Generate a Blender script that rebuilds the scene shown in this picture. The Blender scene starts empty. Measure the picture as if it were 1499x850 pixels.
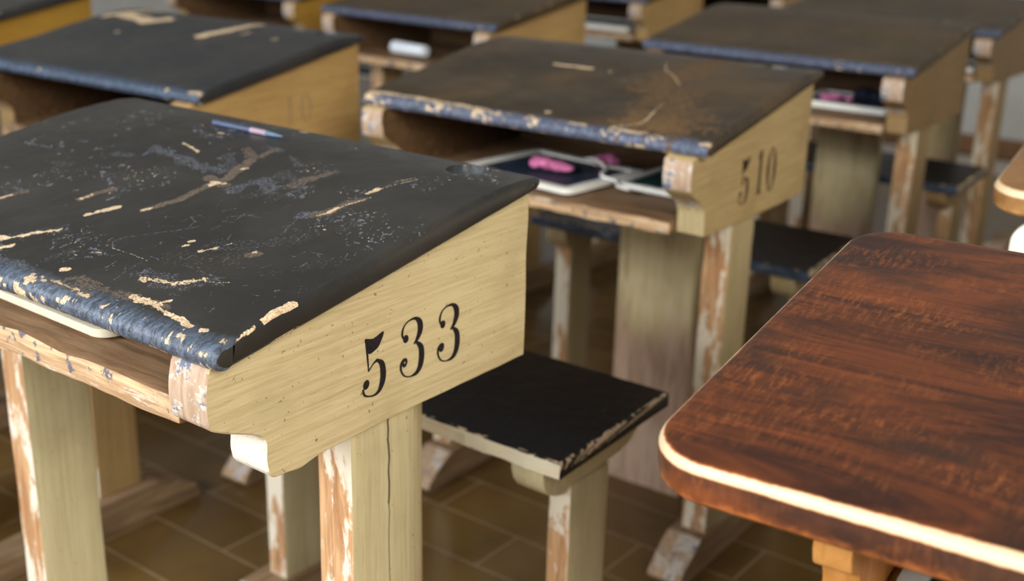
import bpy, bmesh, math, random
import numpy as np
from mathutils import Vector, Matrix
from mathutils import noise as mnoise

random.seed(5)
scene = bpy.context.scene
col = scene.collection
GZ = 0.10                      # the desks' datum lies this far above the floor

# ------------------------------------------------------------------ numpy noise
def _hash(ix, iy, seed):
    h = (ix.astype(np.int64) * 374761393 + iy.astype(np.int64) * 668265263 + seed * 1442695041) & 0x7fffffff
    h = ((h ^ (h >> 13)) * 1274126177) & 0x7fffffff
    return ((h ^ (h >> 16)) & 0xffff) / 65535.0

def vnoise(x, y, seed=0):
    ix = np.floor(x); iy = np.floor(y)
    fx = x - ix; fy = y - iy
    fx = fx * fx * (3 - 2 * fx); fy = fy * fy * (3 - 2 * fy)
    a = _hash(ix, iy, seed); b = _hash(ix + 1, iy, seed)
    c = _hash(ix, iy + 1, seed); d = _hash(ix + 1, iy + 1, seed)
    return (a * (1 - fx) + b * fx) * (1 - fy) + (c * (1 - fx) + d * fx) * fy

def fbm(x, y, seed=0, octs=4):
    s = np.zeros_like(x); amp = 0.5; tot = 0
    for k in range(octs):
        s = s + amp * vnoise(x * 2 ** k, y * 2 ** k, seed + 17 * k)
        tot += amp; amp *= 0.55
    return s / tot

def sstep(a, b, x):
    t = np.clip((x - a) / (b - a), 0, 1)
    return t * t * (3 - 2 * t)

# ------------------------------------------------------------------ materials
class N:
    """tiny wrapper around one node tree"""
    def __init__(s, name):
        s.m = bpy.data.materials.new(name); s.m.use_nodes = True
        s.t = s.m.node_tree; s.t.nodes.clear()
        s.out = s.t.nodes.new('ShaderNodeOutputMaterial')
        s.b = s.t.nodes.new('ShaderNodeBsdfPrincipled')
        s.t.links.new(s.b.outputs[0], s.out.inputs[0])
    def set(s, sock, v):
        if v is None: return
        if isinstance(v, bpy.types.NodeSocket): s.t.links.new(v, sock)
        else:
            if isinstance(v, (tuple, list)) and len(v) == 3 and sock.type == 'RGBA': v = (*v, 1)
            sock.default_value = v
    def obj(s): return s.t.nodes.new('ShaderNodeTexCoord').outputs['Object']
    def mapping(s, v, scale=(1, 1, 1), rot=(0, 0, 0)):
        n = s.t.nodes.new('ShaderNodeMapping'); s.set(n.inputs['Vector'], v)
        n.inputs['Scale'].default_value = scale; n.inputs['Rotation'].default_value = rot
        return n.outputs[0]
    def noise(s, v, scale=10, detail=4, rough=.6, dist=0):
        n = s.t.nodes.new('ShaderNodeTexNoise'); s.set(n.inputs['Vector'], v)
        n.inputs['Scale'].default_value = scale; n.inputs['Detail'].default_value = detail
        n.inputs['Roughness'].default_value = rough; n.inputs['Distortion'].default_value = dist
        return n.outputs[0]
    def ramp(s, f, lo, hi):
        n = s.t.nodes.new('ShaderNodeMapRange'); n.interpolation_type = 'SMOOTHSTEP'
        s.set(n.inputs[0], f); n.inputs[1].default_value = lo; n.inputs[2].default_value = hi
        return n.outputs[0]
    def math(s, op, a, b=None, c=None):
        n = s.t.nodes.new('ShaderNodeMath'); n.operation = op
        s.set(n.inputs[0], a); s.set(n.inputs[1], b); s.set(n.inputs[2], c)
        return n.outputs[0]
    def mix(s, f, a, b):
        n = s.t.nodes.new('ShaderNodeMix'); n.data_type = 'RGBA'
        s.set(n.inputs[0], f); s.set(n.inputs[6], a); s.set(n.inputs[7], b)
        return n.outputs[2]
    def attr(s, name):
        n = s.t.nodes.new('ShaderNodeAttribute'); n.attribute_name = name
        sp = s.t.nodes.new('ShaderNodeSeparateColor'); s.t.links.new(n.outputs['Color'], sp.inputs[0])
        return sp.outputs[0], sp.outputs[1], sp.outputs[2], n.outputs['Alpha']
    def sep(s, v):
        n = s.t.nodes.new('ShaderNodeSeparateXYZ'); s.set(n.inputs[0], v); return n.outputs
    def bump(s, h, strength=.3, dist=.001):
        n = s.t.nodes.new('ShaderNodeBump'); s.set(n.inputs['Height'], h)
        n.inputs['Strength'].default_value = strength; n.inputs['Distance'].default_value = dist
        s.t.links.new(n.outputs[0], s.b.inputs['Normal'])
    def fin(s, color, rough=.5, spec=.5, coat=0):
        s.set(s.b.inputs['Base Color'], color); s.set(s.b.inputs['Roughness'], rough)
        s.set(s.b.inputs['Specular IOR Level'], spec); s.set(s.b.inputs['Coat Weight'], coat)
        return s.m

def mat_cream(name, c1, c2, grain=(14, 1.4, 14), dark=(.16, .10, .04), crack=False, worn_low=False):
    """aged cream paint over grained wood"""
    n = N(name); o = n.obj()
    g = n.noise(n.mapping(o, [k * (2.0 if k > 5 else .8) for k in grain]), 9, 6, .7, .35)
    big = n.noise(o, 9, 3, .6)
    cl = n.mix(n.ramp(g, .35, .68), c1, c2)
    cl = n.mix(n.math('MULTIPLY', n.ramp(big, .5, .75), .45), cl, [c * .78 for c in c2])
    lines = n.ramp(n.noise(n.mapping(o, [k * (4.0 if k > 5 else 1.5) for k in grain]), 11, 3, .7, .4), .58, .72)
    cl = n.mix(n.math('MULTIPLY', lines, .28), cl, [c * .45 for c in c2])
    spk = n.ramp(n.noise(o, 230, 2, .5), .69, .75)
    cl = n.mix(n.math('MULTIPLY', spk, .75), cl, dark)
    if worn_low:      # rubbed by feet: bare brownish wood on the lower part
        z = n.sep(o)[2]
        w = n.math('ADD', n.math('MULTIPLY', z, -6.5), n.math('MULTIPLY', n.noise(n.mapping(o, (30, 30, 4)), 1, 4, .7), 1.3))
        wm = n.ramp(w, -1.55, -1.0)
        wood = n.mix(n.ramp(n.noise(n.mapping(o, (40, 40, 5)), 1, 5, .7), .35, .65), (.40, .26, .18), (.58, .42, .31))
        cl = n.mix(wm, cl, wood)
        st = n.ramp(n.noise(n.mapping(o, (22, 22, 5)), 1, 4, .7), .55, .72)
        cl = n.mix(n.math('MULTIPLY', st, .5), cl, (.17, .10, .05))
    if crack:
        x, y, z = n.sep(o)
        wob = n.math('MULTIPLY', n.math('SUBTRACT', n.noise(n.mapping(o, (1, 1, 30)), 1, 3, .6), .5), .006)
        d = n.math('ABSOLUTE', n.math('ADD', n.math('SUBTRACT', y, .2008), wob))
        m = n.math('MULTIPLY', n.math('LESS_THAN', d, .0011), n.math('GREATER_THAN', z, .488))
        m2 = n.math('MULTIPLY', n.math('LESS_THAN', d, .0005), n.math('GREATER_THAN', z, .40))
        cl = n.mix(n.math('MULTIPLY', n.math('MAXIMUM', m, m2), .9), cl, (.03, .02, .012))
    n.bump(n.math('ADD', g, n.math('MULTIPLY', lines, -.6)), .35, .0012)
    return n.fin(cl, .52, .35)

def mat_wornedge(name, wood1, wood2, white, amount=.5, scale=(26, 26, 7), blue=None, grain=(90, 90, 6)):
    """bare front edge: brown wood with flakes of old primer left on it"""
    n = N(name); o = n.obj()
    g = n.noise(n.mapping(o, grain), 1, 5, .7, 1.2)
    w = n.mix(n.ramp(g, .35, .65), wood1, wood2)
    fl = n.noise(n.mapping(o, scale), 1, 6, .72, .4)
    cl = n.mix(n.ramp(fl, amount - .03, amount + .04), w, white)
    if blue:
        cl = n.mix(n.ramp(n.noise(n.mapping(o, (60, 60, 60)), 1, 5, .7), .56, .62), cl, blue)
    n.bump(n.math('ADD', g, fl), .5, .0015)
    return n.fin(cl, .6, .3)

def mat_lid(name, base1, base2, nose_col, rough=.34, scuffs=1.0, grain=.0, bcol=((.070, .056, .044), (.17, .125, .088)), spec=.5):
    n = N(name); o = n.obj()
    r, g, b, a = n.attr('wear')
    f1 = n.noise(o, 430, 5, .75); f2 = n.noise(n.mapping(o, (1, 2.2, 1), (0, 0, .5)), 330, 4, .7)
    bn = n.noise(o, 7, 4, .65)
    base = n.mix(n.ramp(bn, .35, .7), base1, base2)
    if grain:
        gr = n.noise(n.mapping(o, (4, 60, 4)), 3, 5, .7, .8)
        base = n.mix(n.math('MULTIPLY', n.ramp(gr, .5, .75), grain), base, [c * 2.0 for c in base2])
    # fine scratches everywhere
    s1 = n.noise(n.mapping(o, (30, 3, 1), (0, 0, .9)), 14, 3, .8, 1.5)
    s2 = n.noise(n.mapping(o, (3, 34, 1), (0, 0, .45)), 13, 3, .8, 1.5)
    fine = n.math('MAXIMUM', n.ramp(s1, .68, .76), n.ramp(s2, .69, .77))
    base = n.mix(n.math('MULTIPLY', fine, .22 * scuffs), base, (.20, .21, .24))
    # the front edge: thick blue black paint, sky reflections mixed into its colour
    nz = n.noise(n.mapping(o, (110, 45, 45)), 2.2, 5, .72, .7)
    nosec = n.mix(n.ramp(nz, .35, .7), nose_col, [c * 3.4 for c in nose_col])
    base = n.mix(a, base, nosec)
    sm = n.ramp(n.math('ADD', f2, n.math('MULTIPLY', n.math('SUBTRACT', b, 1.0), .45)), .43, .55)
    c_s = n.mix(n.ramp(f1, .4, .65), (.085, .095, .120), (.24, .26, .30))
    cl = n.mix(n.math('MULTIPLY', sm, .75), base, c_s)
    bm = n.ramp(n.math('ADD', f1, n.math('MULTIPLY', n.math('SUBTRACT', g, 1.0), .50)), .32, .47)
    c_b = n.mix(n.ramp(f2, .38, .62), bcol[0], bcol[1])
    cl = n.mix(bm, cl, c_b)
    cm = n.ramp(n.math('ADD', r, n.math('MULTIPLY', n.math('SUBTRACT', f1, .5), 2.2)), .44, .60)
    c_c = n.mix(n.ramp(f2, .36, .62), (.46, .29, .14), (.78, .63, .43))
    cl = n.mix(cm, cl, c_c)
    rg = n.math('ADD', rough, n.math('MULTIPLY', n.math('MAXIMUM', cm, bm), .3))
    rg = n.math('SUBTRACT', rg, n.math('MULTIPLY', a, .10))
    rg = n.math('ADD', rg, n.math('MULTIPLY', n.math('SUBTRACT', n.noise(o, 40, 4, .7), .5), .25))
    h = n.math('ADD', n.math('MULTIPLY', n.noise(o, 260, 3, .6), .35), n.math('MULTIPLY', cm, -1.2))
    h = n.math('ADD', h, n.math('MULTIPLY', bm, -.7))
    h = n.math('ADD', h, n.math('MULTIPLY', n.math('MULTIPLY', a, nz), 3.0))
    n.bump(h, .5, .0012)
    return n.fin(cl, rg, spec)

def mat_wood(name, c1, c2, grain=(3, 40, 40), rough=.55, spec=.35, streak=(.05, .025, .012), samt=.5):
    n = N(name); o = n.obj()
    g = n.noise(n.mapping(o, grain), 1.6, 6, .68, 1.0)
    g2 = n.noise(n.mapping(o, [k * 2.5 for k in grain]), 2.2, 4, .7, .6)
    cl = n.mix(n.ramp(g, .33, .68), c1, c2)
    cl = n.mix(n.math('MULTIPLY', n.ramp(g2, .55, .72), samt), cl, streak)
    n.bump(g2, .3, .001)
    return n.fin(cl, rough, spec)

def mat_varnish(name, c_dark, c_mid, c_hi, edge_c=(.80, .60, .36)):
    """dark worn varnish on brown tops; attr 'wear'.r = rubbed bare edge and painted front highlight"""
    n = N(name); o = n.obj()
    r, g, b, a = n.attr('wear')
    band = n.noise(n.mapping(o, (3.0, 12, 6)), 1.3, 5, .66, 1.0)
    fleck = n.noise(n.mapping(o, (170, 38, 40)), 1.5, 4, .75, .4)
    patch = n.noise(n.mapping(o, (5, 11, 5)), 1.0, 4, .65, .3)
    fine = n.noise(n.mapping(o, (8, 170, 20)), 1.4, 3, .7, .3)
    cl = n.mix(n.ramp(band, .36, .64), c_dark, c_mid)
    hi = n.math('MULTIPLY', n.ramp(fleck, .44, .66), n.ramp(patch, .38, .62))
    cl = n.mix(n.math('MULTIPLY', hi, .45), cl, c_hi)
    cl = n.mix(n.math('MULTIPLY', n.ramp(fine, .52, .70), .45), cl, [c * .55 for c in c_dark])
    blot = n.ramp(n.noise(n.mapping(o, (7, 9, 5)), 1.0, 5, .62, .3), .46, .66)
    cl = n.mix(n.math('MULTIPLY', blot, .78), cl, [c_dark[0] * .85, c_dark[0] * .48, c_dark[0] * .33])
    dk = n.ramp(n.noise(n.mapping(o, (4, 16, 5), (0, 0, .08)), 1.1, 4, .6, .2), .56, .72)
    cl = n.mix(n.math('MULTIPLY', dk, .75), cl, [c * .7 for c in c_dark])
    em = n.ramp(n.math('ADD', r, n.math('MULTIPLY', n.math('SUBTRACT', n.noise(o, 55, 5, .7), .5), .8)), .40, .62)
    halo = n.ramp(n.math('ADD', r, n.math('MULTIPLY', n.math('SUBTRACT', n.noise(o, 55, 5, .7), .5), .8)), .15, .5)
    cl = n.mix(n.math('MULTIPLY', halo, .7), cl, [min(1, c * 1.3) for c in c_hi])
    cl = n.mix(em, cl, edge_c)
    n.bump(n.math('ADD', fine, fleck), .22, .0008)
    return n.fin(cl, n.math('ADD', .30, n.math('MULTIPLY', fleck, .2)), .5)

def mat_plain(name, c, rough=.5, spec=.4, var=.15, scale=60):
    n = N(name)
    v = n.noise(n.obj(), scale, 4, .6)
    return n.fin(n.mix(n.ramp(v, .3, .7), [k * (1 - var) for k in c], [min(1, k * (1 + var)) for k in c]), rough, spec)

def mat_floor():
    n = N('floor_tiles'); o = n.obj()
    br = n.t.nodes.new('ShaderNodeTexBrick')
    mp = n.t.nodes.new('ShaderNodeMapping'); n.set(mp.inputs[0], o); mp.inputs['Location'].default_value = (.07, -.0118, 0)
    n.set(br.inputs['Vector'], mp.outputs[0])
    br.offset = 0.5
    for k, v in (('Scale', 1.0), ('Mortar Size', .0017), ('Mortar Smooth', .25), ('Bias', 0.0), ('Brick Width', .334), ('Row Height', .1113)):
        br.inputs[k].default_value = v
    br.inputs['Color1'].default_value = (.175, .100, .030, 1)
    br.inputs['Color2'].default_value = (.125, .071, .021, 1)
    br.inputs['Mortar'].default_value = (.34, .24, .14, 1)
    cl = n.mix(n.math('MULTIPLY', n.ramp(n.noise(o, 5, 4, .6), .35, .75), .55), br.outputs[0], (.060, .035, .013))
    n.bump(n.math('ADD', n.math('MULTIPLY', br.outputs[1], -1.0), n.math('MULTIPLY', n.noise(o, 14, 3, .5), .35)), .25, .0015)
    return n.fin(cl, n.math('ADD', .10, n.math('MULTIPLY', n.noise(o, 9, 3, .6), .14)), .34)

CREAM = dict(  # b, c and e: cream with distance from the window tinted in; d is ochre
 a=mat_cream('cream_paint', (.66, .545, .315), (.53, .42, .22)),
 b=mat_cream('cream_paint_dim_lit', (.49, .36, .17), (.38, .265, .11)),
 c=mat_cream('cream_paint_warm_lit', (.53, .34, .130), (.40, .24, .085)),
 d=mat_cream('ochre_paint', (.43, .24, .035), (.33, .175, .022)),
 e=mat_cream('cream_paint_rear_shade', (.27, .165, .063), (.20, .118, .043)))
CREAM_V = dict(  # legs likewise: light falloff put into the colour of b, c and e
 a=mat_cream('cream_leg_paint', (.62, .545, .335), (.52, .44, .245), (14, 14, 1.2)),
 b=mat_cream('cream_leg_paint_dim_lit', (.50, .41, .23), (.40, .31, .155), (14, 14, 1.2)),
 c=mat_cream('cream_leg_paint_warm_lit', (.52, .36, .16), (.42, .27, .11), (14, 14, 1.2)),
 d=mat_cream('ochre_leg_paint', (.43, .26, .05), (.33, .19, .03), (14, 14, 1.2)),
 e=mat_cream('cream_leg_paint_rear_shade', (.36, .24, .11), (.27, .17, .07), (14, 14, 1.2)))
M_crack = mat_cream('cream_leg_paint_cracked', (.63, .55, .33), (.53, .445, .245), (14, 14, 1.2), crack=True)
M_board = mat_cream('foot_rubbed_board', (.60, .51, .30), (.47, .38, .20), (14, 14, 1.2), worn_low=True)
M_edge = mat_wornedge('worn_leg_edge', (.34, .165, .07), (.60, .37, .19), (.74, .67, .53), .50)
M_nose = mat_wornedge('worn_panel_edge', (.36, .24, .15), (.50, .37, .27), (.58, .53, .46), .55, (60, 60, 60), (.14, .16, .22))
M_step = mat_wornedge('primer_step', (.60, .48, .33), (.74, .66, .5), (.72, .68, .58), .45, (50, 50, 50))
M_shelf = mat_wood('bare_shelf_wood', (.155, .085, .042), (.32, .19, .10), (3, 40, 40))
M_shelf_edge = mat_wornedge('split_shelf_edge', (.36, .22, .115), (.68, .47, .27), (.60, .50, .38), .58, (14, 60, 90), (.13, .12, .14), grain=(6, 60, 130))
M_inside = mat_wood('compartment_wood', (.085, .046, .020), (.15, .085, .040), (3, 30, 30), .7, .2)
M_runner = mat_wood('dirty_runner_wood', (.20, .125, .065), (.36, .24, .14), (40, 3, 40), .6, .3)
M_slope = mat_wornedge('scuffed_lit_runner_front', (.36, .23, .13), (.52, .37, .24), (.58, .52, .46), .54, (16, 16, 16), (.20, .20, .23))  # scuffed wood, with light on the front slopes put into paler colour
M_lid_a = mat_lid('black_lid_paint', (.026, .025, .023), (.042, .039, .034), (.044, .055, .074))
M_lid_b = mat_lid('brown_black_lid_paint', (.040, .029, .018), (.088, .056, .026), (.048, .057, .084), .40, .4, .25, ((.070, .044, .021), (.235, .130, .052)), spec=.36)
M_lid_c = mat_lid('blue_black_lid_paint', (.026, .028, .031), (.042, .040, .038), (.030, .044, .068), .38, .3)
M_lid_d = mat_lid('brown_lid_paint', (.060, .040, .020), (.090, .056, .023), (.040, .047, .070), .45, .15, .3, spec=.28)
M_seat = mat_lid('black_seat_paint', (.007, .007, .008), (.011, .010, .010), (.016, .026, .052), .33, .06)
M_seat_edge = mat_wornedge('seat_front_edge', (.66, .45, .26), (.74, .60, .40), (.70, .64, .47), .45, (12, 60, 90), grain=(6, 90, 120))
M_seat_blue = mat_plain('blue_black_edge_paint', (.030, .048, .085), .35, .5, .4)
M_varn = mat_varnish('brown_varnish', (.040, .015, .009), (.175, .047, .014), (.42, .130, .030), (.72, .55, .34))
M_varn2 = mat_varnish('honey_varnish', (.24, .11, .034), (.38, .19, .06), (.55, .29, .10))
M_orange = mat_wood('orange_pine', (.40, .165, .036), (.54, .26, .072), (30, 30, 3), .5, .35, (.30, .13, .04), .35)
M_white_paint = mat_plain('ivory_paint', (.78, .74, .62), .5, .4, .06)
M_ink = mat_plain('stencil_black', (.016, .012, .014), .6, .3, .4, 300)
M_ink_b = mat_plain('stencil_brown_black', (.026, .016, .013), .65, .3, .5, 300)
M_ink_faint = mat_plain('faded_stencil', (.36, .245, .115), .65, .3, .15, 200)
M_slate = mat_plain('slate_surface', (.020, .030, .052), .45, .4, .3)
M_slate_g = mat_plain('green_slate_surface', (.012, .050, .040), .45, .4, .3)
M_frame = mat_plain('pale_slate_frame', (.68, .62, .46), .5, .35, .1)
M_frame_w = mat_plain('white_slate_frame', (.80, .79, .72), .5, .35, .06)
M_pink = mat_plain('pink_cloth', (.70, .20, .40), .8, .2, .25, 90)
M_cord = mat_plain('white_cord', (.74, .72, .68), .8, .2, .08)
M_paper = mat_plain('white_paper', (.74, .80, .86), .7, .2, .05)
M_dark = mat_plain('dark_cloth', (.012, .014, .026), .8, .2, .3)

# ------------------------------------------------------------------ mesh helpers
def link(name, me, parent=None):
    o = bpy.data.objects.new(name, me); col.objects.link(o)
    if parent is not None: o.parent = parent
    return o

def tag(o, label=None, cat=None, group=None, kind=None):
    if label: o['label'] = label
    if cat: o['category'] = cat
    if group: o['group'] = group
    if kind: o['kind'] = kind
    return o

def thing(name, label, cat, loc, rot, group=None):
    o = bpy.data.objects.new(name, None); col.objects.link(o)
    o.empty_display_size = .1
    o.location = loc; o.rotation_euler = rot
    return tag(o, label, cat, group)

def finish(bm, name, mats, parent, smooth=True, bevel=0, seg=2, wob=0, wsc=25, seed=0, cuts=0):
    """bevel, roughen by hand-cut wobble, split materials by face axis and link"""
    if bevel:
        bmesh.ops.remove_doubles(bm, verts=bm.verts, dist=1e-6)
        ed = [e for e in bm.edges if len(e.link_faces) == 2 and e.calc_face_angle(0) > .5]
        bmesh.ops.bevel(bm, geom=ed, offset=bevel, segments=seg, affect='EDGES', profile=.6)
    bmesh.ops.recalc_face_normals(bm, faces=bm.faces)
    if cuts:
        bmesh.ops.triangulate(bm, faces=[f for f in bm.faces if len(f.verts) > 4])
        for _ in range(cuts):
            lng = [e for e in bm.edges if e.calc_length() > .02]
            if not lng: break
            bmesh.ops.subdivide_edges(bm, edges=lng, cuts=1, use_grid_fill=True)
            bmesh.ops.triangulate(bm, faces=[f for f in bm.faces if len(f.verts) > 4])
    if wob:
        for v in bm.verts:
            p = v.co * wsc + Vector((seed * 3.1, seed * 1.7, 0))
            v.co += mnoise.noise_vector(p) * wob
    if not isinstance(mats, (list, tuple)): mats = [mats]
    me = bpy.data.meshes.new(name)
    if len(mats) > 1:            # second material: faces that look to -Y
        for f in bm.faces:
            f.material_index = 1 if f.normal.y < -.62 else 0
    for f in bm.faces: f.smooth = smooth
    bm.to_mesh(me); bm.free()
    for m in mats: me.materials.append(m)
    if smooth:
        try: me.set_sharp_from_angle(angle=math.radians(32))
        except Exception: pass
    return link(name, me, parent)

def bm_box(x0, x1, y0, y1, z0, z1, bm=None):
    bm = bm or bmesh.new()
    vs = [bm.verts.new((x, y, z)) for x in (x0, x1) for y in (y0, y1) for z in (z0, z1)]
    for q in ((0, 1, 3, 2), (4, 6, 7, 5), (0, 4, 5, 1), (2, 3, 7, 6), (0, 2, 6, 4), (1, 5, 7, 3)):
        bm.faces.new([vs[i] for i in q])
    return bm

def bm_prism_x(poly, x0, x1):
    """extrude a (y, z) outline along X"""
    bm = bmesh.new()
    a = [bm.verts.new((x0, y, z)) for y, z in poly]
    b = [bm.verts.new((x1, y, z)) for y, z in poly]
    n = len(poly)
    for i in range(n):
        j = (i + 1) % n
        bm.faces.new((a[i], a[j], b[j], b[i]))
    bm.faces.new(a); bm.faces.new(list(reversed(b)))
    bmesh.ops.recalc_face_normals(bm, faces=bm.faces)
    return bm

def catmull(pts, n=8, closed=False):
    out = []
    m = len(pts)
    rng = range(m) if closed else range(m - 1)
    for i in rng:
        p0 = pts[(i - 1) % m] if (closed or i > 0) else pts[i]
        p1 = pts[i]; p2 = pts[(i + 1) % m]
        p3 = pts[(i + 2) % m] if (closed or i + 2 < m) else p2
        for k in range(n):
            t = k / n
            out.append(tuple(.5 * ((2 * b) + (-a + c) * t + (2 * a - 5 * b + 4 * c - d) * t * t + (-a + 3 * b - 3 * c + d) * t ** 3)
                             for a, b, c, d in zip(p0, p1, p2, p3)))
    if not closed: out.append(tuple(pts[-1]))
    return out

def tube(name, pts, r, mat, parent=None, seg=8, n=6):
    pts = [Vector(p) for p in (catmull(pts, n) if n else pts)]
    bm = bmesh.new(); rings = []
    for i, p in enumerate(pts):
        d = (pts[min(i + 1, len(pts) - 1)] - pts[max(i - 1, 0)]).normalized()
        u = d.cross(Vector((0, 0, 1)))
        if u.length < 1e-4: u = Vector((1, 0, 0))
        u.normalize(); v = u.cross(d)
        rr = r(i / (len(pts) - 1)) if callable(r) else r
        rings.append([bm.verts.new(p + (u * math.cos(2 * math.pi * k / seg) + v * math.sin(2 * math.pi * k / seg)) * rr) for k in range(seg)])
    for a, b in zip(rings, rings[1:]):
        for k in range(seg):
            bm.faces.new((a[k], a[(k + 1) % seg], b[(k + 1) % seg], b[k]))
    bm.faces.new(rings[0]); bm.faces.new(rings[-1])
    return finish(bm, name, mat, parent)

# ------------------------------------------------------------------ the lid
LPROF = [(.000, .601), (.05, .613), (.137, .6265), (.199, .6395), (.275, .6535), (.325, .6595), (.352, .6602), (.378, .6585)]
D = .378
_xs = np.array([p[0] for p in LPROF]); _zs = np.array([p[1] for p in LPROF])
def ztop(y):
    k = np.linspace(-.02, .40, 400)
    z = np.interp(k, _xs, _zs)
    ker = np.ones(25) / 25
    zz = np.convolve(np.pad(z, 12, mode='edge'), ker, 'valid')
    return np.interp(y, k, zz)
def zbot(y): return np.interp(y, [0, .133, .302, .349, .378], [.583, .606, .6365, .6445, .6495])

def seg_dist(x, y, pts):
    """distance to a polyline and the fraction along it"""
    best = np.full_like(x, 9.0)
    for (ax, ay), (bx, by) in zip(pts, pts[1:]):
        dx, dy = bx - ax, by - ay
        t = np.clip(((x - ax) * dx + (y - ay) * dy) / max(dx * dx + dy * dy, 1e-12), 0, 1)
        best = np.minimum(best, np.hypot(x - ax - t * dx, y - ay - t * dy))
    return best

def wear_layers(x, y, marks, seed):
    """marks: (channel, polyline, radius, strength, ragged)"""
    W = np.zeros((len(x), 4), dtype=np.float32)
    for i, (ch, pts, rad, st, rag) in enumerate(marks):
        if len(pts) == 1: pts = [pts[0], (pts[0][0] + 1e-5, pts[0][1])]
        px = [p[0] for p in pts]; py = [p[1] for p in pts]
        mrg = rad * 2.2 + .004
        sel = (x > min(px) - mrg) & (x < max(px) + mrg) & (y > min(py) - mrg) & (y < max(py) + mrg)
        if not sel.any(): continue
        d = seg_dist(x[sel], y[sel], pts)
        nz = fbm(x[sel] * 190, y[sel] * 190, seed + i, 4) - .5
        nl = fbm(x[sel] * 60, y[sel] * 60, seed + 50 + i, 3) - .5
        v = (1 - sstep(rad * .75, rad * 1.15, d + (nz * 1.3 + nl) * rad * rag)) * st
        W[sel, ch] = np.maximum(W[sel, ch], v)
    return W

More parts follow.
